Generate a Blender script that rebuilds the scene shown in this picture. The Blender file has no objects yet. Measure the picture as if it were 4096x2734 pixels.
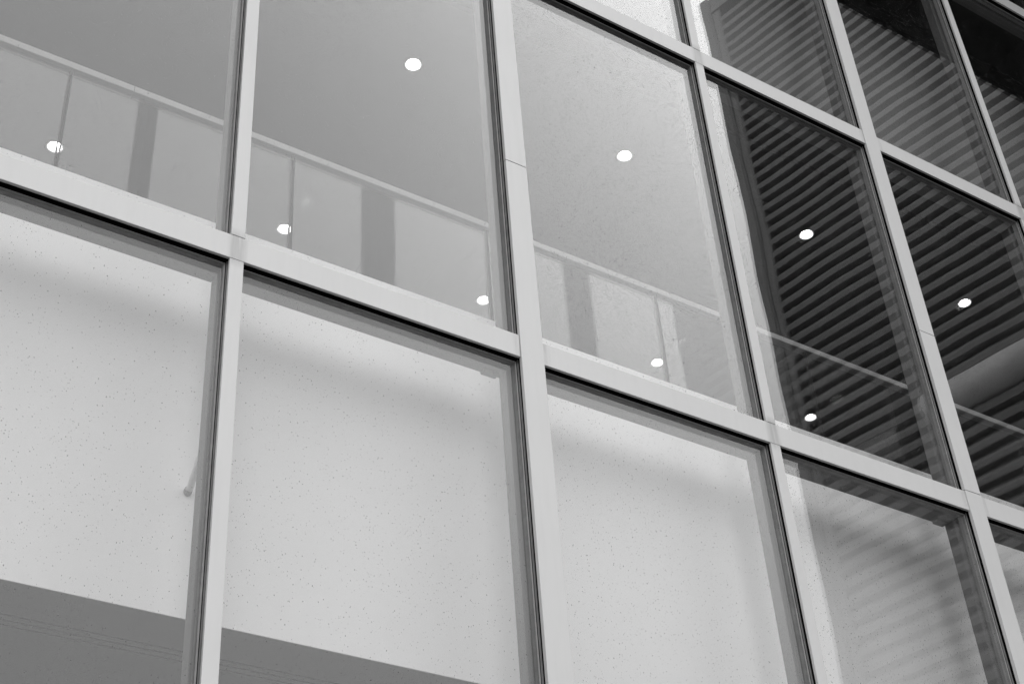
import bpy, math, random
from mathutils import Matrix, Vector

# ------------------------------------------------------------------ units
S = 1.5            # one facade bay, in metres; everything below is measured in bays
EYE = 1.6          # height of the camera above the pavement
def P(x, y, z): return Vector((x * S, y * S, z * S + EYE))

scene = bpy.context.scene
COL = scene.collection

# ------------------------------------------------------------------ camera
cam_d = bpy.data.cameras.new('camera')
cam_d.sensor_width = 36.0
cam_d.lens = 53.14
cam_d.clip_start = 0.05
cam_d.clip_end = 2000
cam = bpy.data.objects.new('camera', cam_d)
COL.objects.link(cam)
rt, up, fw = Vector((0.837302, -0.5433, -0.061233)), Vector((-0.289743, -0.53591, 0.793001)), Vector((0.463653, 0.646239, 0.606136))
m = Matrix((rt, up, -fw)).transposed().to_4x4()
m.translation = P(-0.25549, -3.04094, 0.0)
cam.matrix_world = m
scene.camera = cam

# ------------------------------------------------------------------ sky (overcast, neutral grey)
SUN_EL, SUN_AZ = math.radians(22), math.radians(-20)     # azimuth measured from straight out of the facade towards +x
GLOW_EL, GLOW_AZ = math.radians(50), math.radians(60)    # where the cloud is thinnest and brightest
def direction(az, el): return Vector((math.sin(az) * math.cos(el), -math.cos(az) * math.cos(el), math.sin(el)))
TO_SUN, TO_GLOW = direction(SUN_AZ, SUN_EL), direction(GLOW_AZ, GLOW_EL)
SKY_ZENITH, SKY_GLOW, GLOW_WIDTH = 18.5, 21.0, math.radians(14)
world = bpy.data.worlds.new('World')
scene.world = world
world.use_nodes = True
wn, wl = world.node_tree.nodes, world.node_tree.links
wn.clear()
def wnode(t, **kw):
    n = wn.new(t)
    for k_, v_ in kw.items(): setattr(n, k_, v_)
    return n
def wmath(op, a, b=0.0):
    n = wnode('ShaderNodeMath', operation=op)
    for i, v_ in enumerate((a, b)):
        if isinstance(v_, (int, float)): n.inputs[i].default_value = v_
        else: wl.new(v_, n.inputs[i])
    return n.outputs[0]
sky = wnode('ShaderNodeTexSky', sky_type='NISHITA', sun_disc=False)
sky.sun_elevation = SUN_EL
sky.sun_rotation = math.pi - SUN_AZ
sky.dust_density = 6.0
bw = wnode('ShaderNodeRGBToBW')
wl.new(sky.outputs[0], bw.inputs[0])
tc = wnode('ShaderNodeTexCoord')
sep = wnode('ShaderNodeSeparateXYZ')
wl.new(tc.outputs['Generated'], sep.inputs[0])
el = wmath('MAXIMUM', sep.outputs[2], 0.0)
cie = wmath('MULTIPLY', wmath('ADD', wmath('MULTIPLY', el, 2.0), 1.0), 1 / 3)     # overcast sky: zenith three times the horizon
dot = wnode('ShaderNodeVectorMath', operation='DOT_PRODUCT')
wl.new(tc.outputs['Generated'], dot.inputs[0])
dot.inputs[1].default_value = tuple(TO_GLOW)
ang = wmath('DIVIDE', wmath('ARCCOSINE', dot.outputs['Value']), GLOW_WIDTH)
glow = wmath('POWER', math.e, wmath('MULTIPLY', wmath('MULTIPLY', ang, ang), -0.5))   # bright thin cloud
cloud = wnode('ShaderNodeTexNoise')
cloud.inputs['Scale'].default_value = 2.2
cloud.inputs['Detail'].default_value = 4
wl.new(tc.outputs['Generated'], cloud.inputs['Vector'])
cl = wmath('ADD', wmath('MULTIPLY', cloud.outputs[0], 0.22), 0.89)
over = wmath('ADD', wmath('MULTIPLY', cie, SKY_ZENITH), wmath('MULTIPLY', glow, SKY_GLOW))
tot = wmath('ADD', wmath('MULTIPLY', over, cl), wmath('MULTIPLY', bw.outputs[0], 0.1))
bg = wnode('ShaderNodeBackground')
bg.inputs['Strength'].default_value = 0.1
wl.new(tot, bg.inputs['Color'])
wo = wnode('ShaderNodeOutputWorld')
wl.new(bg.outputs[0], wo.inputs[0])

# ------------------------------------------------------------------ sun behind cloud
sd = bpy.data.lights.new('sun', 'SUN')
sd.energy = 0.55
sd.angle = math.radians(30)
sd.color = (1, 1, 1)
sun = bpy.data.objects.new('sun', sd)
COL.objects.link(sun)
to_sun = TO_SUN
sun.rotation_euler = to_sun.to_track_quat('Z', 'Y').to_euler()
sun.location = P(0, -6, 12)

# ------------------------------------------------------------------ view
vs = scene.view_settings
vs.view_transform = 'Standard'
vs.look = 'None'
vs.exposure = 0.0
vs.gamma = 1.0
vs.use_curve_mapping = False
cy = scene.cycles
cy.use_denoising = True
cy.denoising_prefilter = 'ACCURATE'
cy.max_bounces = 10
cy.diffuse_bounces = 4
cy.glossy_bounces = 8
cy.transmission_bounces = 8
cy.transparent_max_bounces = 24
cy.caustics_reflective = False
cy.caustics_refractive = False

# ------------------------------------------------------------------ helpers
def new_mat(name):
    mt = bpy.data.materials.new(name)
    mt.use_nodes = True
    mt.node_tree.nodes.clear()
    return mt, mt.node_tree.nodes, mt.node_tree.links

class NB:
    """tiny node builder"""
    def __init__(s, name):
        s.m, s.n, s.l = new_mat(name)
    def node(s, t, **kw):
        n = s.n.new(t)
        for k_, v_ in kw.items(): setattr(n, k_, v_)
        return n
    def put(s, sock, v_):
        if isinstance(v_, (int, float)): sock.default_value = v_
        elif isinstance(v_, tuple): sock.default_value = v_
        else: s.l.new(v_, sock)
    def math(s, op, a, b=0.0, c=None, clamp=False):
        n = s.node('ShaderNodeMath', operation=op, use_clamp=clamp)
        s.put(n.inputs[0], a); s.put(n.inputs[1], b)
        if c is not None: s.put(n.inputs[2], c)
        return n.outputs[0]
    def noise(s, scale, detail=3, rough=0.5, stretch=None, coord='Object'):
        t = s.node('ShaderNodeTexCoord')
        v_ = t.outputs[coord]
        if stretch:
            mp = s.node('ShaderNodeMapping')
            mp.inputs['Scale'].default_value = stretch
            s.l.new(v_, mp.inputs[0]); v_ = mp.outputs[0]
        n = s.node('ShaderNodeTexNoise')
        n.inputs['Scale'].default_value = scale
        n.inputs['Detail'].default_value = detail
        n.inputs['Roughness'].default_value = rough
        s.l.new(v_, n.inputs['Vector'])
        return n.outputs[0]
    def ramp(s, f, a, b, lo, hi):
        n = s.node('ShaderNodeMapRange', clamp=True)
        s.put(n.inputs[0], f)
        for i, v_ in enumerate((a, b, lo, hi)): n.inputs[i + 1].default_value = v_
        return n.outputs[0]
    def grey(s, f):
        c = s.node('ShaderNodeCombineColor')
        for i in range(3): s.put(c.inputs[i], f)
        return c.outputs[0]
    def out(s, sh, disp=None):
        o = s.node('ShaderNodeOutputMaterial')
        s.l.new(sh, o.inputs[0])
        return s.m

def surface(name, base, var=0.06, scale=3.0, rough=0.5, spec=0.5, metallic=0.0, stretch=None, fine=None, bump=0.0):
    b = NB(name)
    f = b.noise(scale, 4, 0.6, stretch)
    v_ = b.ramp(f, 0.25, 0.75, base * (1 - var), base * (1 + var))
    if fine:
        f2 = b.noise(fine[0], 3, 0.6)
        v_ = b.math('MULTIPLY', v_, b.ramp(f2, 0.3, 0.7, 1 - fine[1], 1 + fine[1]))
    p = b.node('ShaderNodeBsdfPrincipled')
    b.l.new(b.grey(v_), p.inputs['Base Color'])
    b.put(p.inputs['Roughness'], b.ramp(f, 0.2, 0.8, rough * 0.85, min(1, rough * 1.15)))
    p.inputs['Metallic'].default_value = metallic
    p.inputs['Specular IOR Level'].default_value = spec
    if bump:
        bp = b.node('ShaderNodeBump')
        bp.inputs['Strength'].default_value = bump
        bp.inputs['Distance'].default_value = 0.01
        b.l.new(b.noise(scale * 4, 4), bp.inputs['Height'])
        b.l.new(bp.outputs[0], p.inputs['Normal'])
    return b.out(p.outputs[0])

def glass_mat(name, f0, tint, film_lo, film_hi, warp=0.002):
    """one face of a sheet of float glass: clear transmission, mirror reflection rising at grazing angles, thin dirt film"""
    b = NB(name)
    g = b.node('ShaderNodeNewGeometry')
    d = b.node('ShaderNodeVectorMath', operation='DOT_PRODUCT')
    b.l.new(g.outputs['Normal'], d.inputs[0]); b.l.new(g.outputs['Incoming'], d.inputs[1])
    c = b.math('ABSOLUTE', d.outputs['Value'])
    om = b.math('SUBTRACT', 1.0, c, clamp=True)
    F = b.math('ADD', b.math('MULTIPLY', b.math('POWER', om, 5.0), 1 - f0), f0)
    R = b.math('DIVIDE', b.math('MULTIPLY', F, 2.0), b.math('ADD', F, 1.0))
    bp = b.node('ShaderNodeBump')
    bp.inputs['Strength'].default_value = 1.0
    bp.inputs['Distance'].default_value = warp
    b.l.new(b.noise(0.9, 1, 0.4), bp.inputs['Height'])
    tr = b.node('ShaderNodeBsdfTransparent'); tr.inputs[0].default_value = (tint, tint, tint, 1)
    gl = b.node('ShaderNodeBsdfGlossy'); gl.inputs['Roughness'].default_value = 0.0
    b.l.new(bp.outputs[0], gl.inputs['Normal'])
    mx = b.node('ShaderNodeMixShader')
    b.l.new(R, mx.inputs[0]); b.l.new(tr.outputs[0], mx.inputs[1]); b.l.new(gl.outputs[0], mx.inputs[2])
    df = b.node('ShaderNodeBsdfDiffuse'); df.inputs[0].default_value = (0.7, 0.7, 0.7, 1)
    f1 = b.noise(9.0, 5, 0.65, (1, 1, 0.12)); f2 = b.noise(1.3, 3, 0.5)
    film = b.math('MULTIPLY', b.ramp(f1, 0.35, 0.75, 0.2, 1.0), b.ramp(f2, 0.3, 0.7, film_lo, film_hi))
    m2 = b.node('ShaderNodeMixShader')
    b.l.new(film, m2.inputs[0]); b.l.new(mx.outputs[0], m2.inputs[1]); b.l.new(df.outputs[0], m2.inputs[2])
    return b.out(m2.outputs[0])

def drop_mat():
    b = NB('rain_water')
    p = b.node('ShaderNodeBsdfPrincipled')
    p.inputs['Base Color'].default_value = (0.2, 0.2, 0.2, 1)
    p.inputs['Roughness'].default_value = 0.05
    p.inputs['IOR'].default_value = 1.33
    t = b.node('ShaderNodeBsdfTransparent')
    mx = b.node('ShaderNodeMixShader'); mx.inputs[0].default_value = 0.55
    b.l.new(t.outputs[0], mx.inputs[1]); b.l.new(p.outputs[0], mx.inputs[2])
    return b.out(mx.outputs[0])

def cap_mat(name, base):
    """powder-coated cover caps: faint vertical rain streaks, and grime where water runs off the joints at the mullions"""
    b = NB(name)
    v_ = b.ramp(b.noise(1.7, 3, 0.6), 0.3, 0.7, base * 0.975, base * 1.02)
    st = b.ramp(b.noise(26.0, 4, 0.6, (1, 1, 0.10)), 0.45, 0.80, 1.0, 0.965)
    t = b.node('ShaderNodeTexCoord')
    sx = b.node('ShaderNodeSeparateXYZ'); b.l.new(t.outputs['Object'], sx.inputs[0])
    xb = b.math('DIVIDE', sx.outputs[0], S)
    odd = b.math('PINGPONG', b.math('ADD', xb, 1.0), 1.0)           # distance to the nearest narrow mullion
    even = b.math('PINGPONG', xb, 1.0)
    run = b.noise(60.0, 4, 0.7, (1, 1, 0.06))
    g1 = b.math('MULTIPLY', b.ramp(odd, 0.014, 0.034, 1.0, 0.0), b.ramp(run, 0.3, 0.6, 0.35, 1.0))
    ring = b.math('MULTIPLY', b.ramp(even, 0.044, 0.075, 1.0, 0.0), b.ramp(even, 0.043, 0.0435, 0.0, 1.0))
    g2 = b.math('MULTIPLY', ring, b.ramp(run, 0.35, 0.65, 0.0, 1.0))
    # the stain only shows on the transom caps, next to the joints in z
    zb = b.math('SUBTRACT', b.math('DIVIDE', b.math('SUBTRACT', sx.outputs[2], EYE), S), 2.8485)
    zt = b.math('PINGPONG', zb, 1.91 / 2)
    near = b.ramp(zt, 0.043, 0.075, 1.0, 0.0)
    grime = b.math('MULTIPLY', b.math('MAXIMUM', g1, g2), near)
    fac = b.math('MULTIPLY', st, b.math('SUBTRACT', 1.0, b.math('MULTIPLY', grime, 0.30)))
    p = b.node('ShaderNodeBsdfPrincipled')
    b.l.new(b.grey(b.math('MULTIPLY', v_, fac)), p.inputs['Base Color'])
    p.inputs['Roughness'].default_value = 0.45
    p.inputs['Specular IOR Level'].default_value = 0.35
    return b.out(p.outputs[0])

def emit(name, strength):
    b = NB(name)
    e = b.node('ShaderNodeEmission'); e.inputs['Strength'].default_value = strength
    return b.out(e.outputs[0])

M = dict(
    cap=cap_mat('white_coated_aluminium', 0.64),
    frame=surface('grey_coated_aluminium', 0.24, 0.04, 3.0, 0.9, 0.05),
    rubber=surface('black_rubber', 0.006, 0.2, 8.0, 0.95, 0.0),
    bead=surface('grey_bead', 0.26, 0.15, 20.0, 0.95, 0.0),
    spacer=surface('grey_spacer', 0.36, 0.15, 20.0, 0.95, 0.0),
    glass=glass_mat('facade_glass', 0.050, 0.975, 0.0015, 0.007),
    clear=glass_mat("balustrade_glass", 0.034, 0.97, 0.0, 0.004),
    water=drop_mat(),
    plaster=surface('white_plaster', 0.86, 0.02, 1.2, 0.85, 0.2, fine=(14, 0.01)),
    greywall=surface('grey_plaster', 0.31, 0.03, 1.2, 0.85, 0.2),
    ceiling=surface('dark_ceiling', 0.035, 0.12, 1.5, 0.85, 0.15),
    lowceil=surface('grey_ceiling', 0.28, 0.08, 1.5, 0.85, 0.15),
    dark=surface('dark_interior', 0.05, 0.2, 1.0, 0.9, 0.1),
    rail=surface('white_handrail', 0.42, 0.05, 6.0, 0.7, 0.2),
    post=surface('grey_post', 0.06, 0.1, 8.0, 0.9, 0.05),
    trim=surface('lamp_trim', 0.8, 0.03, 10.0, 0.4, 0.4),
    lens=emit('lamp_lens', 14.0),
    sheet=surface('grey_cladding', 0.28, 0.10, 0.8, 0.5, 0.35, fine=(9, 0.06)),
    corner=surface('grey_flashing', 0.34, 0.10, 0.9, 0.5, 0.35, fine=(9, 0.05)),
    pale=surface('pale_flashing', 0.80, 0.12, 1.5, 0.5, 0.35, stretch=(3, 3, 0.4), fine=(12, 0.06)),
    soffit=surface('black_soffit', 0.018, 0.25, 1.2, 0.7, 0.2),
    beam=surface('dark_steel', 0.10, 0.15, 2.0, 0.6, 0.3),
    paving=surface('wet_paving', 0.13, 0.25, 0.7, 0.45, 0.5, fine=(6, 0.2), bump=0.2),
    core=surface('wing_core', 0.12, 0.1, 1.0, 0.8, 0.2),
)

LOC = {}
class MB:
    def __init__(s): s.v, s.f = [], []
    def add(s, vs_, fs):
        o = len(s.v); s.v += [tuple(v_) for v_ in vs_]; s.f += [tuple(i + o for i in f) for f in fs]
        return s
    def box(s, x0, x1, y0, y1, z0, z1, raw=False):
        Q = (lambda a, b, c: Vector((a, b, c))) if raw else P
        vs_ = [Q(x, y, z) for z in (z0, z1) for y in (y0, y1) for x in (x0, x1)]
        return s.add(vs_, [(0, 2, 3, 1), (4, 5, 7, 6), (0, 1, 5, 4), (2, 6, 7, 3), (0, 4, 6, 2), (1, 3, 7, 5)])
    def tube(s, a, b, r, n=16):
        a, b = P(*a), P(*b); d = (b - a).normalized(); u = d.orthogonal().normalized(); w = d.cross(u); r *= S
        ring = [(u * math.cos(2 * math.pi * i / n) + w * math.sin(2 * math.pi * i / n)) * r for i in range(n)]
        vs_ = [a + q for q in ring] + [b + q for q in ring]
        fs = [(i, (i + 1) % n, n + (i + 1) % n, n + i) for i in range(n)] + [tuple(range(n))[::-1], tuple(range(n, 2 * n))]
        return s.add(vs_, fs)
    def mesh(s, name):
        me = bpy.data.meshes.new(name); me.from_pydata([tuple(v_) for v_ in s.v], [], s.f); me.update()
        return me
    def build(s, name, mat, parent=None, bevel=0.0, smooth=False):
        me = s.mesh(name)
        return link(name, me, mat, parent, bevel, smooth)

def link(name, me, mat, parent=None, bevel=0.0, smooth=False, loc=None, rz=0.0):
    if mat is not None and not me.materials: me.materials.append(M[mat])
    if smooth:
        for p in me.polygons: p.use_smooth = True
    o = bpy.data.objects.new(name, me); COL.objects.link(o)
    o.location = loc or (0, 0, 0)
    o.rotation_euler.z = rz
    LOC[o.name] = Vector(o.location)
    if parent:
        o.parent = parent
        o.matrix_parent_inverse = Matrix.Translation(-LOC[parent.name])
    if bevel:
        b = o.modifiers.new('bevel', 'BEVEL'); b.width = bevel; b.segments = 2; b.limit_method = 'ANGLE'
    return o

def thing(name, label, cat, loc, group=None):
    o = bpy.data.objects.new(name, None); COL.objects.link(o); o.location = loc
    o.empty_display_size = 0.2
    LOC[o.name] = Vector(loc)
    o['label'] = label; o['category'] = cat
    if group: o['group'] = group
    return o
def tag(o, label, cat, group=None):
    o['label'] = label; o['category'] = cat
    if group: o['group'] = group
    return o
def struct(o):
    o['kind'] = 'structure'; return o
def stuff(o):
    o['kind'] = 'stuff'; return o

rnd = random.Random(7)

# ------------------------------------------------------------------ levels
ZT = [2.8485 + 1.91 * j for j in (-2, -1, 0, 1, 2)]    # transom centre lines
TH = 0.0428                                           # half height of a transom
NW, WW = 0.0215, 0.0430                               # half width of narrow and wide mullions
G0, G1 = 0.0295, 0.0425                                 # glass front and back
FB = 0.130                                            # back of the inner frame
GROUND = -EYE / S
MX = list(range(-1, 8))
half = lambda i: WW if i % 2 == 0 else NW
ZTOP = 7.115

# ------------------------------------------------------------------ ground
g = MB().box(-60, 60, -60, 60, GROUND - 0.1, GROUND)
struct(g.build('pavement', 'paving'))

# ------------------------------------------------------------------ building interior (structure)
XL, XR = -1.2, 7.14
WALL_Y, FLOOR_Z, LOWC_Z, CEIL_Z = 0.30, 3.199, 1.838, 4.712
struct(MB().box(XL, XR, WALL_Y, WALL_Y + 0.005, LOWC_Z, FLOOR_Z).build('bulkhead_wall', 'plaster'))
struct(MB().box(XL, XR, WALL_Y + 0.006, 5.0, FLOOR_Z - 0.12, FLOOR_Z - 0.004).build('floor', 'dark'))
# lower ceiling with three slots
lc = MB()
edges = [WALL_Y + 0.0055, 0.471, 0.483, 0.499, 0.511, 0.527, 0.539, 5.0]
for a, b_ in zip(edges[0::2], edges[1::2]): lc.box(XL, XR, a, b_, LOWC_Z + 0.001, LOWC_Z + 0.0025)
struct(lc.build('lower_ceiling', 'lowceil'))
struct(MB().box(XL, XR, 0.006 + WALL_Y, 5.0, LOWC_Z + 0.10, LOWC_Z + 0.12).build('ceiling_void', 'dark'))
struct(MB().box(XL, XR, 5.01, 5.1, GROUND, 8.0).build('back_wall', 'dark'))
struct(MB().box(XL - 0.1, XL - 0.002, 0.14, 5.0, GROUND, 8.0).build('side_wall', 'dark'))
struct(MB().box(XR + 0.02, XR + 0.12, 0.14, 5.0, GROUND, 8.0).build('side_wall', 'dark'))
# main ceiling, with a slot and round holes for the lamps
ROWA = [(1.963 + 1.0855 * n, 0.597) for n in range(0, 4)]
ROWB = [(0.866 + 1.0862 * n, 1.764) for n in range(0, 5)]
LAMP_R = 0.0327
def holed_strip(mb, y0, y1, xs, z, r):
    """a ceiling strip from y0 to y1 with a round hole at each x"""
    yc, h = (y0 + y1) / 2, (y1 - y0) / 2
    x = XL
    for xc in xs:
        mb.add([P(x, y0, z), P(xc - h, y0, z), P(xc - h, y1, z), P(x, y1, z)], [(3, 2, 1, 0)])
        n = 48
        cir, sq = [], []
        for i in range(n):
            t = 2 * math.pi * i / n
            c_, s_ = math.cos(t), math.sin(t)
            k_ = h / max(abs(c_), abs(s_))
            cir.append(P(xc + r * c_, yc + r * s_, z)); sq.append(P(xc + k_ * c_, yc + k_ * s_, z))
        mb.add(cir + sq, [(i, (i + 1) % n, n + (i + 1) % n, n + i) for i in range(n)])
        x = xc + h
    mb.add([P(x, y0, z), P(XR, y0, z), P(XR, y1, z), P(x, y1, z)], [(3, 2, 1, 0)])
cb = MB()
def plain(y0, y1): cb.add([P(XL, y0, CEIL_Z), P(XR, y0, CEIL_Z), P(XR, y1, CEIL_Z), P(XL, y1, CEIL_Z)], [(3, 2, 1, 0)])
plain(FB + 0.002, 0.228); plain(0.252, 0.547); plain(0.647, 1.714); plain(1.814, 5.0)
holed_strip(cb, 0.547, 0.647, [p[0] for p in ROWA], CEIL_Z, LAMP_R)
holed_strip(cb, 1.714, 1.814, [p[0] for p in ROWB], CEIL_Z, LAMP_R)
for y in (0.228, 0.252): cb.add([P(XL, y, CEIL_Z), P(XR, y, CEIL_Z), P(XR, y, CEIL_Z + 0.03), P(XL, y, CEIL_Z + 0.03)], [(0, 1, 2, 3)])
struct(cb.build('ceiling', 'ceiling'))
struct(MB().box(XL, XR, FB + 0.002, 5.0, CEIL_Z + 0.075, CEIL_Z + 0.12).build('upper_slab', 'dark'))
# storey above: grey wall, its forward curve added to make it darken upwards
UP_Y = 0.42
pf = [(UP_Y, CEIL_Z + 0.124), (UP_Y, 5.30)] + [(FB + 0.01 + (UP_Y - FB - 0.01) * math.cos(t * math.pi / 24), 5.30 + 0.675 * math.sin(t * math.pi / 24)) for t in range(1, 13)]
uw = MB()
for (y0, z0), (y1, z1) in zip(pf, pf[1:]):
    uw.add([P(XL, y0, z0), P(XR, y0, z0), P(XR, y1, z1), P(XL, y1, z1)], [(0, 1, 2, 3)])
uw.add([P(XL, UP_Y + 0.05, CEIL_Z + 0.124), P(XR, UP_Y + 0.05, CEIL_Z + 0.124), P(XR, UP_Y + 0.05, 6.25), P(XL, UP_Y + 0.05, 6.25)], [(3, 2, 1, 0)])
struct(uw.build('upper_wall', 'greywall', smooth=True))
struct(MB().box(XL, XR + 0.12, -0.02, 5.1, 8.002, 8.1).build('roof', 'dark'))
struct(MB().box(XL, XR + 0.12, 0.004, 0.13, ZTOP + 0.004, 8.0).build('sky_block_wall', 'dark'))  # unseen wall added to block the sky showing in above the panes

# ------------------------------------------------------------------ curtain wall
cw = thing('glass_curtain_wall', 'wet glass curtain wall with white aluminium mullions and transoms', 'curtain wall', P(3, 0, GROUND))
cw['kind'] = 'thing'
SPLICE = 3.653
CAPF = 0.011            # thickness of the cover cap
for i in MX:
    h = half(i)
    wide = i % 2 == 0
    mul = MB().box(i - h + 0.001, i + h - 0.001, G1 + 0.006, FB, GROUND, ZTOP).build('mullion', 'frame', cw, bevel=0.003)
    MB().box(i - h + 0.006, i + h - 0.006, CAPF + 0.0005, G1 + 0.0055, GROUND, ZTOP).build('gasket', 'rubber', mul)
    # glazing bead: two thin lips against the glass
    for sgn in (-1, 1):
        xe = i + sgn * (h - 0.006)
        MB().box(min(xe, xe + sgn * 0.0046), max(xe, xe + sgn * 0.0046), 0.0245, G0 - 0.0012, GROUND, ZTOP).build('glazing_bead', 'bead', mul)
    cuts = []
    if wide:
        zz = [GROUND, SPLICE - 1.91 * 2, SPLICE, ZTOP]
        if i == 4: zz = sorted(zz + [ZT[2] + TH + 0.003])
        cuts = [(a + 0.0014, b_ - 0.0014) for a, b_ in zip(zz, zz[1:])]
    else:
        zz = [GROUND] + [q for z in ZT if z - TH > GROUND for q in (z - TH, z + TH)] + [ZTOP]
        cuts = [(a + 0.0012, b_ - 0.0016) for a, b_ in zip(zz[0::2], zz[1::2])]
    for a, b_ in cuts:
        off = -0.0035 if wide else 0.0
        MB().box(i - h, i + h, off, CAPF, a, b_).build('cover_cap', 'cap', mul, bevel=0.0022)
for j, z in enumerate(ZT):
    if z - TH < GROUND: continue
    # transoms run through in front of the narrow mullions and stop at the wide ones
    spans = [(a + (WW if a % 2 == 0 else 0.0), b_ - (WW if b_ % 2 == 0 else 0.0)) for a, b_ in ((-1, 0), (0, 2), (2, 4), (4, 6), (6, 7))]
    for a, b_ in spans:
        tr = MB()
        x = a
        cuts = [k_ for k_ in range(-1, 8) if k_ % 2 and a < k_ < b_]
        xs = [a] + [q for k_ in cuts for q in (k_ - NW, k_ + NW)] + [b_]
        for p, q in zip(xs[0::2], xs[1::2]): tr.box(p + 0.0005, q - 0.0005, G1 + 0.006, FB - 0.0015, z - TH + 0.0005, z + TH - 0.0005)
        t = tr.build('transom', 'frame', cw, bevel=0.002)
        gk = MB()
        for p, q in zip(xs[0::2], xs[1::2]): gk.box(p - 0.004, q + 0.004, CAPF + 0.001, G1 + 0.005, z - TH + 0.005, z + TH - 0.005)
        gk.build('gasket', 'rubber', t)
        bd = MB()
        for p, q in zip(xs[0::2], xs[1::2]): bd.box(p, q, 0.0235, G0 - 0.0015, z - TH + 0.001, z - TH + 0.0045)
        bd.build('glazing_bead', 'rubber', t)
        MB().box(a + 0.0018, b_ - 0.0018, 0.0006, CAPF, z - TH, z + TH).build('cover_cap', 'cap', t, bevel=0.0022)
        if j == 2:
            for k_ in range(-1, 7):
                if a - 0.01 < k_ < b_ - 0.5:
                    xr = k_ + 1 - half(k_ + 1)
                    br = MB().box(xr - 0.072, xr - 0.016, FB - 0.03, FB - 0.002, z - TH - 0.011, z - TH)
                    br.build('bracket', 'frame', t, bevel=0.006)

# raindrops: a few scatter patterns shared by the panes
def drop_mesh(name, w, h, n, seed, sizes):
    r_ = random.Random(seed)
    mb = MB()
    cl_ = [(r_.uniform(0, w), r_.uniform(0, h), r_.uniform(0.12, 0.4)) for _ in range(16)]
    N6 = 6
    for _ in range(n):
        if r_.random() < 0.45:
            c = r_.choice(cl_); x, z = r_.gauss(c[0], c[2] * 0.6), r_.gauss(c[1], c[2])
        else: x, z = r_.uniform(0, w), r_.uniform(0, h)
        if not (0.004 < x < w - 0.004 and 0.004 < z < h - 0.004): continue
        a = sizes[0] * (1 + sizes[1] * r_.random() ** 4)
        b_ = a * r_.uniform(1.0, 1.7); t = a * r_.uniform(0.35, 0.6); tilt = r_.uniform(-0.3, 0.3)
        vs_ = []
        for k_, (rr, dy) in enumerate(((1.0, 0.0), (0.7, 0.65))):
            for q in range(N6):
                an = 2 * math.pi * (q + 0.5 * k_) / N6
                px, pz = rr * a * math.cos(an), rr * b_ * math.sin(an)
                vs_.append(Vector(((x + px + tilt * pz) * S, -dy * t * S, (z + pz) * S)))
        vs_.append(Vector((x * S, -t * S, z * S)))
        fs = []
        for q in range(N6):
            q1 = (q + 1) % N6
            fs += [(q, N6 + q, q1), (q1, N6 + q, N6 + q1), (N6 + q, 2 * N6, N6 + q1)]
        mb.add(vs_, [f[::-1] for f in fs])
    me = mb.mesh(name)
    me.materials.append(M['water'])
    for p in me.polygons: p.use_smooth = True
    return me
PW, PH = 1 - NW - WW - 0.012, 1.91 - 2 * TH - 0.012
DROPS = [drop_mesh('raindrops', PW, PH, n, 11 + q, (0.00075 if q < 2 else 0.0009, 1.1)) for q, n in enumerate((3600, 4200, 8000, 7000))]
for j in range(len(ZT)):
    z0 = ZT[j] + TH
    z1 = ZT[j + 1] - TH if j + 1 < len(ZT) else ZTOP
    if z0 < GROUND: z0 = max(z0, GROUND)
    for i in MX[:-1]:
        x0, x1 = i + half(i), i + 1 - half(i + 1)
        e = 0.006
        pane = MB().box(x0 + e, x1 - e, G0, G1, z0 + e, z1 - e).build('pane', 'glass', cw)
        pane.data.materials.append(M['spacer'])
        for f_ in pane.data.polygons: f_.material_index = 0 if abs(f_.normal.y) > 0.5 else 1
        sp = MB()
        a, b_ = G0 - 0.001, G1 + 0.0045
        sp.box(x0 + 0.0008, x1 - 0.0008, a, b_, z1 - e + 0.0003, z1 - 0.0008)
        sp.box(x0 + 0.0008, x1 - 0.0008, a, b_, z0 + 0.0008, z0 + e - 0.0003)
        sp.box(x0 + 0.0008, x0 + e - 0.0003, a, b_, z0 + e, z1 - e)
        sp.box(x1 - e + 0.0003, x1 - 0.0008, a, b_, z0 + e, z1 - e)
        sp.build('spacer_frame', 'spacer', pane)
        if j in (1, 2, 3) and 0 <= i <= 5:
            d = link('raindrops', DROPS[(1 if j == 2 else 0) if i < 2 else (2 if i == 2 else 3) if j == 2 else (1 if i == 2 else 3)], None, pane, loc=P(x0 + e, G0 - 0.0003, z0 + e))
            stuff(d)

# ------------------------------------------------------------------ balustrade on the floor edge
BY = 0.52
RAIL0, RAIL1 = 3.846, 3.874
JX = [0.587 + 0.8145 * n for n in range(-1, 8)]
bal = thing('glass_balustrade', 'frameless glass balustrade with white handrail behind the middle row of panes', 'balustrade', P(3, BY, FLOOR_Z))
hr = [-1.0, 0.80, 2.42, 4.05, 5.68, 6.95]
for a, b_ in zip(hr, hr[1:]):
    MB().box(a + 0.0007, b_ - 0.0007, BY - 0.018, BY + 0.018, RAIL0, RAIL1).build('handrail', 'rail', bal, bevel=0.004)
MB().box(-1.0, 6.95, BY - 0.022, BY + 0.022, FLOOR_Z - 0.003, FLOOR_Z + 0.04).build('base_shoe', 'rail', bal, bevel=0.002)
for n, x in enumerate(JX):
    MB().box(x - 0.0062, x - 0.0040, BY - 0.006, BY + 0.006, FLOOR_Z + 0.041, RAIL0 - 0.001).box(x + 0.0040, x + 0.0062, BY - 0.006, BY + 0.006, FLOOR_Z + 0.041, RAIL0 - 0.001).build('joint_strip', 'post', bal)
    if n + 1 < len(JX):
        MB().box(x + 0.0075, JX[n + 1] - 0.0075, BY - 0.004, BY + 0.004, FLOOR_Z + 0.042, RAIL0 - 0.003).build('glass_panel', 'clear', bal)

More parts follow.
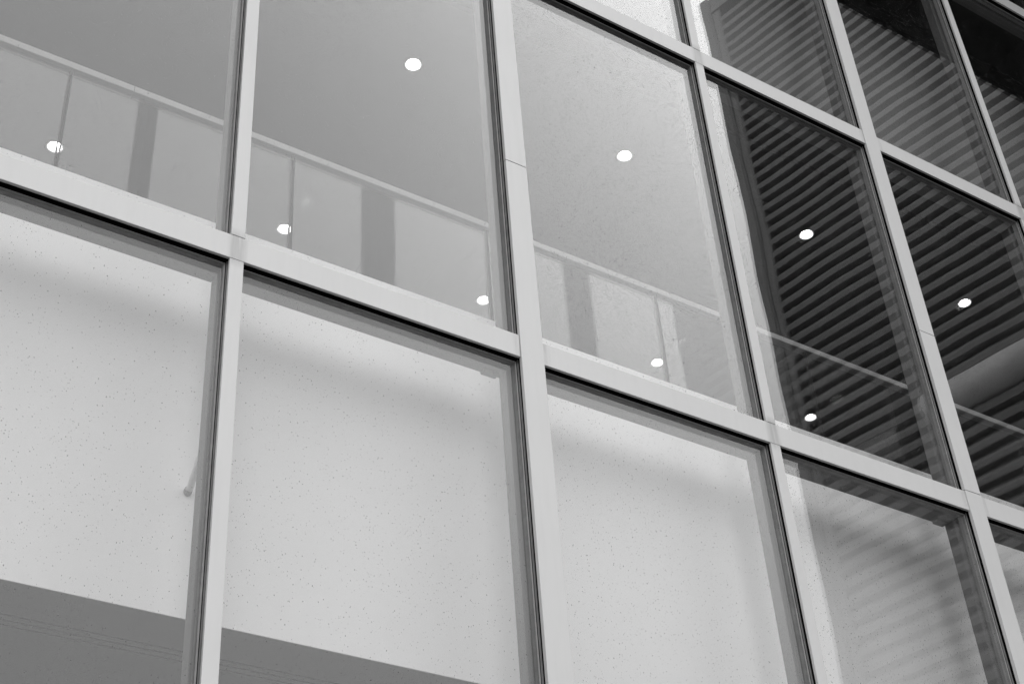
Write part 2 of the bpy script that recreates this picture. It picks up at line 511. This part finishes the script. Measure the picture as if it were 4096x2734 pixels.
# ------------------------------------------------------------------ tie rod
tr = thing('tie_rod', 'short grey tie rod between the narrow mullion and white wall, lower left', 'rod', P(1.0, FB, 2.272))
MB().tube((1.000, FB + 0.004, 2.272), (1.024, WALL_Y - 0.012, 2.213), 0.0095).build('rod', 'plaster', tr, smooth=False)
MB().tube((1.0226, WALL_Y - 0.014, 2.2145), (1.024, WALL_Y - 0.0005, 2.211), 0.0115).build('wall_collar', 'spacer', tr)

# ------------------------------------------------------------------ downlights
def ring(mb, c, prof, n=40):
    vs_ = [P(c[0] + r * math.cos(2 * math.pi * i / n), c[1] + r * math.sin(2 * math.pi * i / n), c[2] + z) for r, z in prof for i in range(n)]
    k_ = len(prof)
    mb.add(vs_, [(a * n + i, a * n + (i + 1) % n, (a + 1) * n + (i + 1) % n, (a + 1) * n + i) for a in range(k_ - 1) for i in range(n)])
def disc(mb, c, r, n=40):
    mb.add([P(c[0] + r * math.cos(2 * math.pi * i / n), c[1] + r * math.sin(2 * math.pi * i / n), c[2]) for i in range(n)], [tuple(range(n))[::-1]])
names_a = ['round downlight high in the pane left of the wide central mullion',
           'round downlight in the front ceiling row, just right of the wide central mullion',
           'round downlight in the front ceiling row, against the dark ribbed reflection, upper one',
           'round downlight in the front ceiling row, farthest right in the picture']
names_b = ['round downlight in the rear ceiling row, far left beside the first balustrade joint',
           'round downlight in the rear ceiling row, cut by the second balustrade joint',
           'round downlight in the rear ceiling row, low in the corner left of the wide mullion',
           'round downlight in the rear ceiling row, low in the pane right of the wide mullion',
           'round downlight in the rear ceiling row, lowest one in the dark ribbed reflection']
for row, nm in ((ROWA, names_a), (ROWB, names_b)):
    for (x, y), lb in zip(row, nm):
        c = (x, y, CEIL_Z)
        dl = thing('downlight', lb, 'ceiling light', P(x, y, CEIL_Z), 'recessed ceiling downlights')
        t_ = MB(); ring(t_, c, ((LAMP_R + 0.004, -0.0015), (LAMP_R + 0.004, -0.003), (LAMP_R - 0.0008, -0.003), (LAMP_R - 0.0012, 0.004))); t_.build('trim_ring', 'trim', dl, smooth=False)
        t_ = MB(); ring(t_, c, ((LAMP_R - 0.0012, 0.004), (LAMP_R - 0.006, 0.022), (LAMP_R - 0.010, 0.026))); t_.build('reflector', 'trim', dl, smooth=True)
        t_ = MB(); disc(t_, (x, y, CEIL_Z + 0.025), LAMP_R - 0.009); t_.build('lens', 'lens', dl)

# ------------------------------------------------------------------ canopy over the facade (seen mirrored in the glass)
can = thing('roof_canopy', 'black canopy soffit projecting over the facade, mirrored in the top right panes', 'canopy', P(3, -0.4, ZTOP))
CY = -0.672
bx = [-2.0, -0.5, 1.0, 2.5, 4.0, 5.5, 7.3]
for a, b_ in zip(bx, bx[1:]):
    MB().box(a + 0.002, b_ - 0.002, CY + 0.03, -0.001, ZTOP + 0.012, ZTOP + 0.03).build('soffit_panel', 'soffit', can)
MB().box(-2.0, 7.3, CY, CY + 0.028, ZTOP + 0.004, ZTOP + 0.34).build('fascia', 'soffit', can, bevel=0.003)
MB().box(-2.0, 7.3, CY + 0.085, CY + 0.10, ZTOP + 0.002, ZTOP + 0.011).build('drip_edge', 'soffit', can)
MB().box(-2.0, 7.3, -0.268, -0.228, ZTOP - 0.03, ZTOP + 0.0115).build('beam', 'beam', can, bevel=0.002)
MB().box(-2.0, 7.3, CY + 0.03, 0.0, ZTOP + 0.032, ZTOP + 0.33).build('roof_deck', 'soffit', can)

# ------------------------------------------------------------------ corrugated wing standing out from the facade (seen mirrored)
A = Vector((6.60, -3.058, 0)); B = Vector((7.138, -0.003, 0))
e_ = (B - A).normalized(); n_ = Vector((-e_.y, e_.x, 0))
LEN = (B - A).length
wing = thing('corrugated_wing', 'dark grey building wing in horizontal ribbed cladding, mirrored in the right hand panes', 'building', P(6.9, -1.5, GROUND))
def W(u, n, z): q = A + e_ * u + n_ * n; return P(q.x, q.y, z)
def wbox(mb, u0, u1, n0, n1, z0, z1):
    vs_ = [W(u, n, z) for z in (z0, z1) for n in (n0, n1) for u in (u0, u1)]
    mb.add(vs_, [(0, 2, 3, 1)[::-1], (4, 5, 7, 6)[::-1], (0, 1, 5, 4)[::-1], (2, 6, 7, 3)[::-1], (0, 4, 6, 2)[::-1], (1, 3, 7, 5)[::-1]])
    return mb
PITCH = 0.1178
ZP = 10.185                       # top of the ribs
wbox(MB(), 0.02, LEN, -3.0, -0.004, GROUND, ZP + 0.15).build('core_wall', 'core', wing)
prof = [(0.072, 0.000), (0.072, 0.040), (0.066, 0.056), (0.048, 0.076), (0.018, 0.103), (0.008, 0.1125), (0.009, 0.1150), (0.072, PITCH + 0.0004)]
U0 = 0.150
rm = MB()
vs_ = []
for u in (U0, LEN - 0.01):
    for n, z in prof: q = e_ * (u * S) + n_ * (n * S); vs_.append(Vector((q.x, q.y, z * S)))
k_ = len(prof)
fs = [(a, a + 1, k_ + a + 1, k_ + a) for a in range(k_ - 1)]
rm.add(vs_, [f[::-1] for f in fs])
rib = rm.mesh('cladding_board'); rib.materials.append(M['sheet'])
nr = int((ZP - GROUND) / PITCH)
for q in range(nr):
    z = ZP - (q + 1) * PITCH
    link('cladding_board', rib, None, wing, loc=tuple(P(A.x, A.y, z)))
duct = MB()
ND = 28
dv = [W(u, 0.035 + 0.122 * math.cos(2 * math.pi * i / ND), 5.46 + 0.122 * math.sin(2 * math.pi * i / ND)) for u in (1.03, LEN - 0.02) for i in range(ND)]
duct.add(dv, [(i, (i + 1) % ND, ND + (i + 1) % ND, ND + i) for i in range(ND)] + [tuple(range(ND))[::-1], tuple(range(ND, 2 * ND))])
duct.build('round_duct', 'pale', wing, smooth=True)
# corner trim, two vertical flashings
wbox(MB(), -0.012, 0.075, 0.0, 0.092, GROUND, ZP + 0.245).build('corner_trim', 'corner', wing, bevel=0.006)
wbox(MB(), 0.079, U0 - 0.001, 0.0, 0.078, GROUND, ZP + 0.035).build('corner_trim', 'corner', wing, bevel=0.006)
wbox(MB(), 0.08, LEN - 0.01, -0.05, 0.088, ZP + 0.045, ZP + 0.215).build('parapet_coping', 'corner', wing, bevel=0.006)
sc_ = MB()
for q in range(nr):
    z = ZP - (q + 1) * PITCH + 0.012
    if q % 3: continue
    for r_ in range(5):
        u = 0.35 + r_ * 0.62 + rnd.uniform(-0.01, 0.01)
        wbox(sc_, u - 0.004, u + 0.004, 0.072, 0.078, z - 0.004, z + 0.004)
stuff(sc_.build('screw_heads', 'corner', wing))
